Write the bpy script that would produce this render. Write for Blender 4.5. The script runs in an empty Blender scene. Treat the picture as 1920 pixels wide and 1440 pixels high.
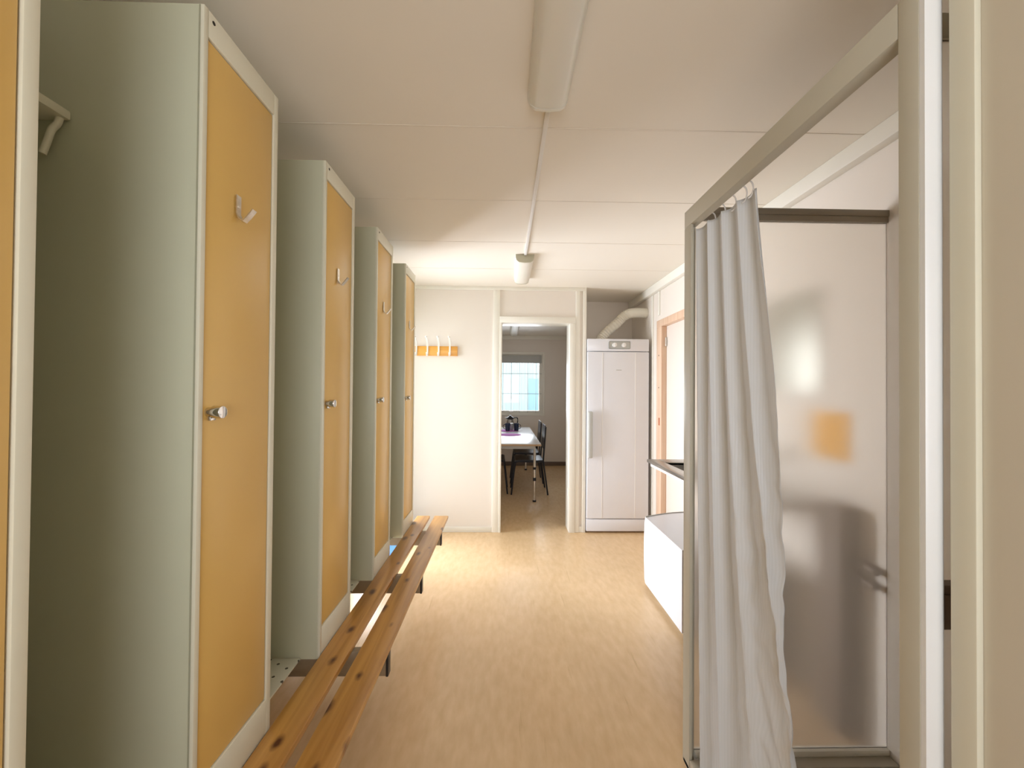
import bpy, bmesh, math, random
from mathutils import Vector, Matrix, noise
R = math.radians
random.seed(7)
sc = bpy.context.scene
col = sc.collection

# ------------------------------------------------------------------ camera
cd = bpy.data.cameras.new('camera'); cam = bpy.data.objects.new('camera', cd); col.objects.link(cam)
cd.sensor_width = 36.0; cd.lens = 721 / 1920 * 36.0; cd.clip_start = 0.02; cd.shift_y = 0.0027
CAMZ = 1.383
cam.matrix_world = (Matrix.Translation((0, 0, CAMZ)) @ Matrix.Rotation(R(-1.11), 4, 'Z')
                    @ Matrix.Rotation(R(90.55), 4, 'X') @ Matrix.Rotation(R(0.45), 4, 'Z'))
sc.camera = cam
# ------------------------------------------------------------------ view, sky, lights
sc.view_settings.view_transform = 'Standard'; sc.view_settings.look = 'None'
sc.view_settings.gamma = 1.0; sc.view_settings.use_curve_mapping = False
sc.view_settings.exposure = 0.29
w = bpy.data.worlds.new('sky'); sc.world = w; w.use_nodes = True
w.node_tree.nodes['Background'].inputs[0].default_value = (0.86, 0.94, 1.0, 1)
w.node_tree.nodes['Background'].inputs[1].default_value = 2.0
sc.cycles.max_bounces = 14; sc.cycles.diffuse_bounces = 8; sc.cycles.transmission_bounces = 10
sc.cycles.transparent_max_bounces = 12; sc.cycles.use_denoising = True
sc.cycles.sample_clamp_indirect = 6.0

def area(name, loc, direction, sx, sy, energy, color):
    ld = bpy.data.lights.new(name, 'AREA'); ld.shape = 'RECTANGLE'; ld.size = sx; ld.size_y = sy
    ld.energy = energy; ld.color = color
    o = bpy.data.objects.new(name, ld); col.objects.link(o); o.location = loc
    o.rotation_euler = Vector(direction).to_track_quat('-Z', 'Y').to_euler()
    return o
DAY = (0.91, 0.91, 1.0); DAYW = (0.95, 0.94, 1.0)
_a = area('daylight_glazed_door', (-1.38, 3.36, 1.12), (1, -0.62, 0.04), 0.66, 1.9, 60, DAY); _a.data.spread = R(128)
area('added_low_floor_light', (-1.40, 2.56, 0.22), (1, 0, 0.0), 0.82, 0.28, 9, DAY)  # added lamp, brightens the floor under the far lockers
area('daylight_window_behind', (0.05, -1.22, 1.45), (0, 1, 0.3), 1.1, 1.15, 17, DAYW)
area('daylight_dining_window', (0.1, 7.3, 1.5), (0, -1, -0.1), 1.1, 1.0, 30, DAY)

# ------------------------------------------------------------------ materials
MATS = {}
def mat(name, color, rough=0.6, metal=0.0, spec=0.5, var=0.0, scale=8.0, bump=0.0, coat=0.0, stretch=None, bscale=None, **kw):
    m = bpy.data.materials.new(name); m.use_nodes = True; nt = m.node_tree
    b = nt.nodes['Principled BSDF']
    b.inputs['Base Color'].default_value = (*color, 1); b.inputs['Roughness'].default_value = rough
    b.inputs['Metallic'].default_value = metal; b.inputs['Specular IOR Level'].default_value = spec
    b.inputs['Coat Weight'].default_value = coat
    for k, v in kw.items(): b.inputs[k.replace('_', ' ')].default_value = v
    tc = nt.nodes.new('ShaderNodeTexCoord'); mp = nt.nodes.new('ShaderNodeMapping')
    nt.links.new(tc.outputs['Object'], mp.inputs[0])
    if stretch: mp.inputs['Scale'].default_value = stretch
    if var:
        n = nt.nodes.new('ShaderNodeTexNoise'); n.inputs['Scale'].default_value = scale; n.inputs['Detail'].default_value = 5
        nt.links.new(mp.outputs[0], n.inputs['Vector'])
        r = nt.nodes.new('ShaderNodeValToRGB')
        r.color_ramp.elements[0].position = 0.3; r.color_ramp.elements[1].position = 0.7
        r.color_ramp.elements[0].color = (*[c * (1 - var) for c in color], 1)
        r.color_ramp.elements[1].color = (*[min(1, c * (1 + var)) for c in color], 1)
        nt.links.new(n.outputs['Fac'], r.inputs[0]); nt.links.new(r.outputs[0], b.inputs['Base Color'])
    if bump:
        n2 = nt.nodes.new('ShaderNodeTexNoise'); n2.inputs['Scale'].default_value = bscale or scale * 8; n2.inputs['Detail'].default_value = 3
        nt.links.new(mp.outputs[0], n2.inputs['Vector'])
        bp = nt.nodes.new('ShaderNodeBump'); bp.inputs['Strength'].default_value = bump; bp.inputs['Distance'].default_value = 0.002
        nt.links.new(n2.outputs['Fac'], bp.inputs['Height']); nt.links.new(bp.outputs[0], b.inputs['Normal'])
    MATS[name] = m
    return m
M_WALL = mat('wall_board', (0.79, 0.735, 0.665), 0.55, var=0.015, scale=1.5, bump=0.05)
M_CEIL = mat('ceiling_board', (0.82, 0.775, 0.685), 0.6, var=0.012, scale=1.2)
M_TRIM = mat('trim_paint', (0.83, 0.81, 0.73), 0.4, var=0.02, scale=5)
M_NEAR = mat('darkened_wall_board', (0.62, 0.57, 0.46), 0.55, var=0.02, scale=2, bump=0.05)  # wall colour darkened to stand in for dimmer light on the near partition
M_SEAM = mat('joint_strip_paint', (0.78, 0.73, 0.64), 0.5, var=0.02)
M_SAGE = mat('sage_enamel', (0.52, 0.53, 0.40), 0.38, var=0.012, scale=3, bump=0.02)
M_FRAME = mat('cream_enamel', (0.70, 0.68, 0.55), 0.35, var=0.01)
M_YEL = mat('yellow_enamel', (0.70, 0.45, 0.13), 0.3, var=0.015, scale=3)
M_CHROME = mat('chrome', (0.72, 0.70, 0.67), 0.14, 1.0, var=0.03)
M_HOOKM = mat('worn_steel', (0.70, 0.66, 0.60), 0.28, 1.0, var=0.15, scale=60)
M_STEEL = mat('stainless_steel', (0.42, 0.40, 0.37), 0.28, 1.0, var=0.1, scale=12, stretch=(1, 0.1, 1))
M_ALU = mat('painted_aluminium', (0.52, 0.50, 0.41), 0.4, 0.0, var=0.02)
M_ALUW = mat('bright_aluminium', (0.78, 0.80, 0.80), 0.3, var=0.02)
M_ALUD = mat('brushed_aluminium_rail', (0.34, 0.30, 0.24), 0.42, 0.35, var=0.08, scale=4, stretch=(0.1, 1, 8))
M_WHITE = mat('white_enamel', (0.76, 0.77, 0.81), 0.25, var=0.008)
M_PLAST = mat('white_plastic', (0.80, 0.79, 0.76), 0.35, var=0.01)
M_GREYP = mat('grey_plastic', (0.48, 0.49, 0.47), 0.4, var=0.02)
M_OPAL = mat('opal_diffuser', (0.74, 0.72, 0.64), 0.3, var=0.01, Subsurface_Weight=0.1)
M_LCAP = mat('lamp_end_cap', (0.52, 0.50, 0.37), 0.5, var=0.02)
M_BLACK = mat('black_plastic', (0.012, 0.013, 0.016), 0.35, var=0.2)
M_DARKH = mat('dark_hole', (0.03, 0.025, 0.015), 0.8, var=0.1)
M_DMET = mat('dark_metal', (0.02, 0.022, 0.03), 0.3, 0.3, var=0.1)
M_TABLE = mat('white_laminate', (0.78, 0.79, 0.80), 0.22, var=0.01)
M_TEDGE = mat('table_edge_wood', (0.50, 0.34, 0.20), 0.5, var=0.08)
M_PURP = mat('purple_felt', (0.50, 0.13, 0.48), 0.9, var=0.05, scale=40)
M_MUG = mat('navy_ceramic', (0.012, 0.022, 0.06), 0.25, var=0.1)
M_BLUE = mat('blue_mat', (0.10, 0.27, 0.62), 0.8, var=0.06, scale=60, bump=0.4)
M_DUCT = mat('white_duct', (0.72, 0.69, 0.60), 0.5, var=0.03)
M_TRAY = mat('beige_tray', (0.44, 0.40, 0.32), 0.4, var=0.03)
M_SIGN = mat('yellow_paper', (0.85, 0.42, 0.02), 0.7, var=0.02)
M_MIRR = mat('mirror_silver', (0.42, 0.42, 0.37), 0.42, 1.0, var=0.005)
M_PIPE = mat('brown_painted_pipe', (0.16, 0.115, 0.085), 0.5, var=0.06)
M_HOOKC = mat('pale_hook_metal', (0.78, 0.76, 0.72), 0.3, 0.3, var=0.05)
M_LOCKW = mat('white_liner', (0.72, 0.71, 0.68), 0.5, var=0.03)
M_BLUED = mat('pale_blue_door', (0.45, 0.66, 0.78), 0.5, var=0.02)
M_GROUND = mat('outside_ground', (0.35, 0.34, 0.32), 0.9, var=0.1)
M_RUST = mat('orange_latch_plate', (0.42, 0.10, 0.03), 0.5, var=0.1)

def wood(name, c0, c1, knot, axis='Y', knots=True, rough=0.35, dens=1.0):
    m = bpy.data.materials.new(name); m.use_nodes = True; nt = m.node_tree; N = nt.nodes; L = nt.links
    b = N['Principled BSDF']; b.inputs['Roughness'].default_value = rough
    tc = N.new('ShaderNodeTexCoord'); mp = N.new('ShaderNodeMapping'); L.new(tc.outputs['Object'], mp.inputs[0])
    s = {'Y': (14, 0.7, 14), 'Z': (14, 14, 0.7), 'X': (0.7, 14, 14)}[axis]; mp.inputs['Scale'].default_value = s
    n = N.new('ShaderNodeTexNoise'); n.inputs['Scale'].default_value = 2.2; n.inputs['Detail'].default_value = 6
    n.inputs['Distortion'].default_value = 0.6; L.new(mp.outputs[0], n.inputs['Vector'])
    r = N.new('ShaderNodeValToRGB'); e = r.color_ramp.elements
    e[0].position = 0.33; e[0].color = (*c0, 1); e[1].position = 0.66; e[1].color = (*c1, 1)
    L.new(n.outputs['Fac'], r.inputs[0]); out = r.outputs[0]
    if knots:
        mp2 = N.new('ShaderNodeMapping'); L.new(tc.outputs['Object'], mp2.inputs[0])
        k = {'Y': (9 * dens, 4.6 * dens, 3), 'Z': (9, 9, 4.6), 'X': (4.6, 9, 9)}[axis]; mp2.inputs['Scale'].default_value = k
        v = N.new('ShaderNodeTexVoronoi'); v.voronoi_dimensions = '2D'; v.inputs['Scale'].default_value = 1.0; v.inputs['Randomness'].default_value = 0.9
        L.new(mp2.outputs[0], v.inputs['Vector'])
        n3 = N.new('ShaderNodeTexNoise'); n3.inputs['Scale'].default_value = 30; L.new(tc.outputs['Object'], n3.inputs['Vector'])
        ad = N.new('ShaderNodeMath'); ad.operation = 'MULTIPLY_ADD'; ad.inputs[1].default_value = 0.12
        L.new(n3.outputs['Fac'], ad.inputs[0])
        sc_ = N.new('ShaderNodeSeparateColor'); L.new(v.outputs['Color'], sc_.inputs[0])
        vm = N.new('ShaderNodeMath'); vm.operation = 'MULTIPLY_ADD'; vm.inputs[1].default_value = 0.13
        L.new(sc_.outputs[0], vm.inputs[0]); L.new(v.outputs['Distance'], vm.inputs[2]); L.new(vm.outputs[0], ad.inputs[2])
        r2 = N.new('ShaderNodeValToRGB'); f = r2.color_ramp.elements
        f[0].position = 0.15; f[0].color = (1, 1, 1, 1); f[1].position = 0.27; f[1].color = (0, 0, 0, 1)
        L.new(ad.outputs[0], r2.inputs[0])
        mx = N.new('ShaderNodeMix'); mx.data_type = 'RGBA'
        L.new(r2.outputs[0], mx.inputs['Factor']); L.new(out, mx.inputs['A']); mx.inputs['B'].default_value = (*knot, 1)
        out = mx.outputs['Result']
    L.new(out, b.inputs['Base Color'])
    b.inputs['Coat Weight'].default_value = 0.25; b.inputs['Coat Roughness'].default_value = 0.25
    return m
M_BENCH = wood('varnished_pine', (0.36, 0.165, 0.03), (0.56, 0.295, 0.075), (0.09, 0.025, 0.006), 'Y')
M_PINE = wood('raw_pine', (0.66, 0.44, 0.30), (0.76, 0.56, 0.41), (0.35, 0.18, 0.08), 'Z', knots=False, rough=0.6)
M_HOOKW = wood('orange_pine', (0.72, 0.33, 0.05), (0.85, 0.45, 0.10), (0.3, 0.1, 0.02), 'X', knots=False)
M_BEAM = mat('brown_steel_beam', (0.30, 0.24, 0.16), 0.4, var=0.08, scale=20)

def floor_mat():
    m = bpy.data.materials.new('beige_vinyl'); m.use_nodes = True; nt = m.node_tree; N = nt.nodes; L = nt.links
    b = N['Principled BSDF']; b.inputs['Roughness'].default_value = 0.27; b.inputs['Specular IOR Level'].default_value = 0.5
    tc = N.new('ShaderNodeTexCoord')
    def noi(scale, st, det=4):
        mp = N.new('ShaderNodeMapping'); mp.inputs['Scale'].default_value = st; L.new(tc.outputs['Object'], mp.inputs[0])
        n = N.new('ShaderNodeTexNoise'); n.inputs['Scale'].default_value = scale; n.inputs['Detail'].default_value = det
        L.new(mp.outputs[0], n.inputs['Vector']); return n
    a = noi(30, (1, 0.35, 1), 6); c = noi(1.6, (1, 1, 1)); s = noi(9, (3.5, 0.25, 1), 3)
    r = N.new('ShaderNodeValToRGB'); e = r.color_ramp.elements
    e[0].position = 0.3; e[0].color = (0.68, 0.475, 0.265, 1); e[1].position = 0.7; e[1].color = (0.76, 0.55, 0.325, 1)
    L.new(a.outputs['Fac'], r.inputs[0])
    r2 = N.new('ShaderNodeValToRGB'); e = r2.color_ramp.elements
    e[0].position = 0.25; e[0].color = (0.90, 0.90, 0.88, 1); e[1].position = 0.6; e[1].color = (1, 1, 1, 1)
    L.new(c.outputs['Fac'], r2.inputs[0])
    r3 = N.new('ShaderNodeValToRGB'); e = r3.color_ramp.elements
    e[0].position = 0.22; e[0].color = (0.82, 0.78, 0.72, 1); e[1].position = 0.33; e[1].color = (1, 1, 1, 1)
    L.new(s.outputs['Fac'], r3.inputs[0])
    m1 = N.new('ShaderNodeMix'); m1.data_type = 'RGBA'; m1.blend_type = 'MULTIPLY'; m1.inputs['Factor'].default_value = 1
    L.new(r.outputs[0], m1.inputs['A']); L.new(r2.outputs[0], m1.inputs['B'])
    m2 = N.new('ShaderNodeMix'); m2.data_type = 'RGBA'; m2.blend_type = 'MULTIPLY'; m2.inputs['Factor'].default_value = 1
    L.new(m1.outputs['Result'], m2.inputs['A']); L.new(r3.outputs[0], m2.inputs['B'])
    L.new(m2.outputs['Result'], b.inputs['Base Color'])
    bp = N.new('ShaderNodeBump'); bp.inputs['Strength'].default_value = 0.08; bp.inputs['Distance'].default_value = 0.002
    L.new(a.outputs['Fac'], bp.inputs['Height']); L.new(bp.outputs[0], b.inputs['Normal'])
    return m
M_FLOOR = floor_mat()

def perf_mat():
    m = M_FRAME.copy(); m.name = 'perforated_enamel'; nt = m.node_tree; N = nt.nodes; L = nt.links; b = N['Principled BSDF']
    tc = N.new('ShaderNodeTexCoord'); mp = N.new('ShaderNodeMapping'); mp.inputs['Scale'].default_value = (21, 22, 1); mp.inputs['Rotation'].default_value = (0, 0, 0.5)
    L.new(tc.outputs['Object'], mp.inputs[0])
    v = N.new('ShaderNodeTexVoronoi'); v.voronoi_dimensions = '2D'; v.inputs['Scale'].default_value = 1; v.inputs['Randomness'].default_value = 0.0
    L.new(mp.outputs[0], v.inputs['Vector']); lt = N.new('ShaderNodeMath'); lt.operation = 'LESS_THAN'; lt.inputs[1].default_value = 0.11
    L.new(v.outputs['Distance'], lt.inputs[0]); mx = N.new('ShaderNodeMix'); mx.data_type = 'RGBA'; L.new(lt.outputs[0], mx.inputs['Factor'])
    mx.inputs['A'].default_value = (0.62, 0.61, 0.50, 1); mx.inputs['B'].default_value = (0.06, 0.05, 0.03, 1)
    L.new(mx.outputs['Result'], b.inputs['Base Color']); return m
M_PERF = perf_mat()
def glass_mat():
    m = bpy.data.materials.new('window_glass'); m.use_nodes = True; nt = m.node_tree; N = nt.nodes; L = nt.links
    N.remove(N['Principled BSDF']); t = N.new('ShaderNodeBsdfTransparent'); t.inputs[0].default_value = (0.94, 0.97, 0.97, 1)
    g = N.new('ShaderNodeBsdfGlossy'); g.inputs['Roughness'].default_value = 0.02
    f = N.new('ShaderNodeFresnel'); f.inputs[0].default_value = 1.4; x = N.new('ShaderNodeMixShader')
    L.new(f.outputs[0], x.inputs[0]); L.new(t.outputs[0], x.inputs[1]); L.new(g.outputs[0], x.inputs[2])
    L.new(x.outputs[0], N['Material Output'].inputs[0]); return m
M_GLASS = glass_mat()
def frost_mat():
    m = bpy.data.materials.new('frosted_plastic'); m.use_nodes = True; nt = m.node_tree; N = nt.nodes; L = nt.links
    N.remove(N['Principled BSDF'])
    t = N.new('ShaderNodeBsdfRefraction'); t.inputs['Color'].default_value = (1, 0.99, 0.97, 1)
    t.inputs['IOR'].default_value = 1.22; t.inputs['Roughness'].default_value = 0.48
    d = N.new('ShaderNodeBsdfDiffuse'); d.inputs[0].default_value = (0.85, 0.78, 0.68, 1)
    tr = N.new('ShaderNodeBsdfTranslucent'); tr.inputs[0].default_value = (0.88, 0.82, 0.74, 1)
    x0 = N.new('ShaderNodeMixShader'); x0.inputs[0].default_value = 0.5
    L.new(d.outputs[0], x0.inputs[1]); L.new(tr.outputs[0], x0.inputs[2])
    x = N.new('ShaderNodeMixShader'); x.inputs[0].default_value = 0.24
    L.new(t.outputs[0], x.inputs[1]); L.new(x0.outputs[0], x.inputs[2])
    n = N.new('ShaderNodeTexNoise'); n.inputs['Scale'].default_value = 350; tc = N.new('ShaderNodeTexCoord')
    L.new(tc.outputs['Object'], n.inputs['Vector']); bp = N.new('ShaderNodeBump'); bp.inputs['Strength'].default_value = 0.05
    L.new(n.outputs['Fac'], bp.inputs['Height']); L.new(bp.outputs[0], t.inputs['Normal'])
    L.new(x.outputs[0], N['Material Output'].inputs[0]); return m
M_FROST = frost_mat()
def curtain_mat():
    m = bpy.data.materials.new('satin_curtain'); m.use_nodes = True; nt = m.node_tree; N = nt.nodes; L = nt.links
    b = N['Principled BSDF']; b.inputs['Sheen Weight'].default_value = 0.15
    uv = N.new('ShaderNodeUVMap'); sep = N.new('ShaderNodeSeparateXYZ'); L.new(uv.outputs[0], sep.inputs[0])
    mu = N.new('ShaderNodeMath'); mu.operation = 'MULTIPLY'; mu.inputs[1].default_value = 60; L.new(sep.outputs[0], mu.inputs[0])
    fr = N.new('ShaderNodeMath'); fr.operation = 'FRACT'; L.new(mu.outputs[0], fr.inputs[0])
    gt = N.new('ShaderNodeMath'); gt.operation = 'GREATER_THAN'; gt.inputs[1].default_value = 0.5; L.new(fr.outputs[0], gt.inputs[0])
    mr = N.new('ShaderNodeMapRange'); mr.inputs[3].default_value = 0.6; mr.inputs[4].default_value = 0.36
    L.new(gt.outputs[0], mr.inputs[0]); L.new(mr.outputs[0], b.inputs['Roughness'])
    mc = N.new('ShaderNodeMix'); mc.data_type = 'RGBA'; L.new(gt.outputs[0], mc.inputs['Factor'])
    mc.inputs['A'].default_value = (0.84, 0.86, 0.87, 1); mc.inputs['B'].default_value = (0.88, 0.90, 0.92, 1)
    L.new(mc.outputs['Result'], b.inputs['Base Color'])
    t = N.new('ShaderNodeBsdfTranslucent'); t.inputs[0].default_value = (0.84, 0.87, 0.89, 1)
    x = N.new('ShaderNodeMixShader'); x.inputs[0].default_value = 0.33
    L.new(b.outputs[0], x.inputs[1]); L.new(t.outputs[0], x.inputs[2]); L.new(x.outputs[0], N['Material Output'].inputs[0])
    return m
M_CURT = curtain_mat()
M_FACADE = mat('pale_corrugated_cladding', (0.72, 0.80, 0.80), 0.5, var=0.03, scale=2)

# ------------------------------------------------------------------ helpers
def tag(o, label=None, cat=None, group=None, kind=None):
    if label: o['label'] = label
    if cat: o['category'] = cat
    if group: o['group'] = group
    if kind: o['kind'] = kind
    return o
def empty(name, loc):
    o = bpy.data.objects.new(name, None); col.objects.link(o); o.location = loc; o.empty_display_size = 0.1
    return o
def wloc(o):
    v = Vector((0, 0, 0))
    while o is not None: v += o.location; o = o.parent
    return v
class G:
    """collects shapes given in world coordinates, builds ONE mesh object"""
    def __init__(s): s.bm = bmesh.new()
    def box(s, x0, x1, y0, y1, z0, z1, bev=0.0, seg=2):
        b = bmesh.new(); bmesh.ops.create_cube(b, size=1)
        for v in b.verts: v.co = Vector(((x0 + x1) / 2 + v.co.x * (x1 - x0), (y0 + y1) / 2 + v.co.y * (y1 - y0), (z0 + z1) / 2 + v.co.z * (z1 - z0)))
        if bev: bmesh.ops.bevel(b, geom=list(b.edges), offset=bev, segments=seg, affect='EDGES', profile=0.5)
        return s._add(b)
    def _add(s, b, mtx=None):
        if mtx is not None: bmesh.ops.transform(b, matrix=mtx, verts=b.verts)
        bmesh.ops.recalc_face_normals(b, faces=b.faces)
        me = bpy.data.meshes.new('t'); b.to_mesh(me); b.free(); s.bm.from_mesh(me); bpy.data.meshes.remove(me); return s
    def cyl(s, p0, p1, r, r2=None, n=24, bev=0.0):
        p0 = Vector(p0); p1 = Vector(p1); d = p1 - p0; b = bmesh.new()
        bmesh.ops.create_cone(b, cap_ends=True, segments=n, radius1=r, radius2=r if r2 is None else r2, depth=d.length)
        if bev:
            ed = [e for e in b.edges if len(e.link_faces) == 2 and any(len(f.verts) > 4 for f in e.link_faces)]
            bmesh.ops.bevel(b, geom=ed, offset=bev, segments=2, affect='EDGES', profile=0.5)
        mtx = Matrix.Translation((p0 + p1) / 2) @ d.to_track_quat('Z', 'Y').to_matrix().to_4x4()
        return s._add(b, mtx)
    def tube(s, pts, r, n=12, flat=None):
        """round (or flat: (w,t) across given normal) bar along points"""
        pts = [Vector(p) for p in pts]; b = bmesh.new(); rings = []
        up = Vector((0, 0, 1))
        for i, p in enumerate(pts):
            t = (pts[min(i + 1, len(pts) - 1)] - pts[max(i - 1, 0)]).normalized()
            if flat: a = Vector(flat[2]).normalized()
            else:
                a = t.cross(up); a = a.normalized() if a.length > 1e-3 else Vector((1, 0, 0))
            c = a.cross(t).normalized(); rr = r[i] if isinstance(r, (list, tuple)) else r
            if flat: ring = [p + a * flat[0] * u + c * flat[1] * v for u, v in ((-.5, -.5), (.5, -.5), (.5, .5), (-.5, .5))]
            else: ring = [p + (a * math.cos(2 * math.pi * k / n) + c * math.sin(2 * math.pi * k / n)) * rr for k in range(n)]
            rings.append([b.verts.new(q) for q in ring])
        for i in range(len(rings) - 1):
            m = len(rings[i])
            for k in range(m): b.faces.new((rings[i][k], rings[i][(k + 1) % m], rings[i + 1][(k + 1) % m], rings[i + 1][k]))
        b.faces.new(rings[0][::-1]); b.faces.new(rings[-1])
        return s._add(b)
    def lathe(s, c, prof, n=32):
        b = bmesh.new(); rings = []
        for r, z in prof:
            rings.append([b.verts.new((c[0] + r * math.cos(2 * math.pi * k / n), c[1] + r * math.sin(2 * math.pi * k / n), c[2] + z)) for k in range(n)])
        for i in range(len(rings) - 1):
            for k in range(n): b.faces.new((rings[i][k], rings[i][(k + 1) % n], rings[i + 1][(k + 1) % n], rings[i + 1][k]))
        b.faces.new(rings[0][::-1]); b.faces.new(rings[-1])
        return s._add(b)
    def prism(s, poly, axis, a0, a1, bev=0.0):
        """poly in the plane across axis; axis 'Y': poly is (x,z); 'X': (y,z); 'Z': (x,y)"""
        b = bmesh.new()
        def P(u, v, a): return {'Y': (u, a, v), 'X': (a, u, v), 'Z': (u, v, a)}[axis]
        A = [b.verts.new(P(u, v, a0)) for u, v in poly]; B = [b.verts.new(P(u, v, a1)) for u, v in poly]
        n = len(poly)
        for k in range(n): b.faces.new((A[k], A[(k + 1) % n], B[(k + 1) % n], B[k]))
        b.faces.new(A[::-1]); b.faces.new(B)
        if bev: bmesh.ops.bevel(b, geom=list(b.edges), offset=bev, segments=2, affect='EDGES')
        return s._add(b)
    def build(s, name, m, parent=None, smooth=True, angle=40):
        me = bpy.data.meshes.new(name); off = wloc(parent) if parent else Vector((0, 0, 0))
        for v in s.bm.verts: v.co -= off
        s.bm.to_mesh(me); s.bm.free()
        if smooth:
            for p in me.polygons: p.use_smooth = True
            try: me.set_sharp_from_angle(angle=R(angle))
            except Exception: pass
        o = bpy.data.objects.new(name, me); col.objects.link(o); me.materials.append(m)
        if parent: o.parent = parent
        return o
def smoothp(P, n):
    out = []
    for i in range(len(P) - 1):
        p0 = P[max(i - 1, 0)]; p1 = P[i]; p2 = P[i + 1]; p3 = P[min(i + 2, len(P) - 1)]
        for k in range(n):
            t = k / n
            out.append(0.5 * ((2 * p1) + (-p0 + p2) * t + (2 * p0 - 5 * p1 + 4 * p2 - p3) * t * t + (-p0 + 3 * p1 - 3 * p2 + p3) * t ** 3))
    out.append(P[-1]); return out
def B(*a, **k): return G().box(*a, **k)
def struct(name, g, m, parent=None):
    o = g.build(name, m, parent)
    if not parent: tag(o, kind='structure')
    return o
def copy_tree(o, parent=None):
    c = o.copy(); col.objects.link(c)
    if parent: c.parent = parent
    for ch in list(o.children): copy_tree(ch, c)
    return c

# ------------------------------------------------------------------ room shell
XL, XR, YF, YB, ZC = -1.23, 1.45, 3.77, -1.35, 2.40
YD = 7.10
struct('floor', B(-1.6, 1.8, -1.6, 7.4, -0.08, 0), M_FLOOR)
ceil = struct('ceiling', B(-1.6, 1.8, -1.6, 7.4, ZC, ZC + 0.08), M_CEIL)
for y in (0.30, 0.89, 1.478, 2.05, 2.63, 3.21):
    B(XL, XR, y - 0.004, y + 0.004, ZC - 0.0012, ZC + 0.001).build('joint_strip', M_SEAM, ceil)
# left wall with added low light slot, glazed door opening Y 3.02..3.70
struct('wall_left', G().box(XL - 0.12, XL, -1.47, 2.14, 0, ZC).box(XL - 0.12, XL, 2.14, 2.98, 0, 0.06).box(XL - 0.12, XL, 2.14, 2.98, 0.37, ZC).box(XL - 0.12, XL, 2.98, 3.02, 0, ZC).box(XL - 0.12, XL, 3.02, 3.70, 2.06, ZC).box(XL - 0.12, XL, 3.70, 7.2, 0, ZC), M_WALL)
struct('wall_right', G().box(XR, XR + 0.12, -1.47, 2.62, 0, ZC).box(XR, XR + 0.12, 2.62, 3.60, 2.03, ZC).box(XR, XR + 0.12, 3.60, 7.2, 0, ZC), M_WALL)
struct('wall_back', G().box(XL, -0.5, YB - 0.12, YB, 0, ZC).box(0.62, XR, YB - 0.12, YB, 0, ZC).box(-0.5, 0.62, YB - 0.12, YB, 0, 0.88).box(-0.5, 0.62, YB - 0.12, YB, 2.08, ZC), M_WALL)
DX0, DX1 = -0.047, 0.648
struct('wall_far', G().box(XL, DX0, YF, YF + 0.18, 0, ZC).box(DX0, DX1, YF, YF + 0.18, 2.06, ZC).box(DX1, 0.80, YF, YF + 0.18, 0, ZC)
       .box(0.76, 0.80, YF + 0.18, 4.36, 0, ZC), M_WALL)
struct('wall_inner', B(0.76, XR, 4.36, 4.42, 0, ZC), M_WALL)
struct('wall_rear', G().box(XL, -0.50, YD, YD + 0.12, 0, ZC).box(0.70, XR, YD, YD + 0.12, 0, ZC)
       .box(-0.50, 0.70, YD, YD + 0.12, 0, 0.95).box(-0.50, 0.70, YD, YD + 0.12, 2.05, ZC), M_WALL)
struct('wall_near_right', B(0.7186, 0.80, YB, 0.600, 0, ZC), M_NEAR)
# trims
struct('trim_1', G().box(XL, 0.80, YF - 0.012, YF, ZC - 0.035, ZC, 0.002), M_TRIM)                     # far cornice
def cornice(x0, x1, y0, y1): return G().box(x0, x1, y0, y1, ZC - 0.075, ZC, 0.004)
struct('trim_2', cornice(XR - 0.045, XR, 0.70, 4.36), M_TRIM)
struct('trim_3', cornice(XL, XL + 0.045, YB, YF), M_TRIM)
def batten(n, x0, x1, z0=0.0, z1=ZC - 0.035): return struct('trim_%d' % n, B(x0, x1, YF - 0.014, YF, z0, z1, 0.002), M_TRIM)
batten(4, -0.115, -0.050)
batten(5, 0.695, 0.735)
batten(6, 0.765, 0.800)
struct('trim_7', B(0.735, 0.765, YF - 0.010, YF, 0, 0.055, 0.002), M_TRIM)
struct('trim_8', B(0.7075, 0.7186, 0.5637, 0.598, 0, ZC, 0.002), M_FRAME)                                  # batten on the near right wall
struct('trim_9', cornice(XL, XR, YD - 0.03, YD), M_TRIM)
struct('trim_10', G().box(XR - 0.008, XR, 3.72, 3.765, 0, ZC - 0.075, 0.002), M_TRIM)
struct('trim_11', G().box(XR - 0.008, XR, 3.56, 3.60, 2.10, ZC - 0.075, 0.002), M_TRIM)
struct('baseboard_far', B(XL, -0.115, YF - 0.012, YF, 0, 0.052, 0.003), M_TRIM)
struct('baseboard_rear', B(XL, XR, YD - 0.012, YD, 0, 0.075, 0.003), M_PIPE)
struct('baseboard_left', B(XL, XL + 0.012, YB, 3.0, 0, 0.052, 0.003), M_TRIM)
# doorway to the dining room
d1 = struct('door_1', G().box(DX0 - 0.003, DX0 + 0.018, YF - 0.02, YF + 0.18, 0, 2.045, 0.002).box(DX1 - 0.012, DX1 + 0.045, YF - 0.022, YF + 0.18, 0, 2.045, 0.003)
            .box(DX0 - 0.003, DX1 + 0.045, YF - 0.022, YF + 0.18, 2.045, 2.105, 0.003), M_TRIM)
G().box(DX1 - 0.019, DX1 - 0.010, YF - 0.012, YF + 0.03, 0.36, 0.42, 0.003).cyl((DX1 - 0.017, YF + 0.0, 0.35), (DX1 - 0.017, YF + 0.0, 0.43), 0.007).build('hinge', M_TRIM, d1)
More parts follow.
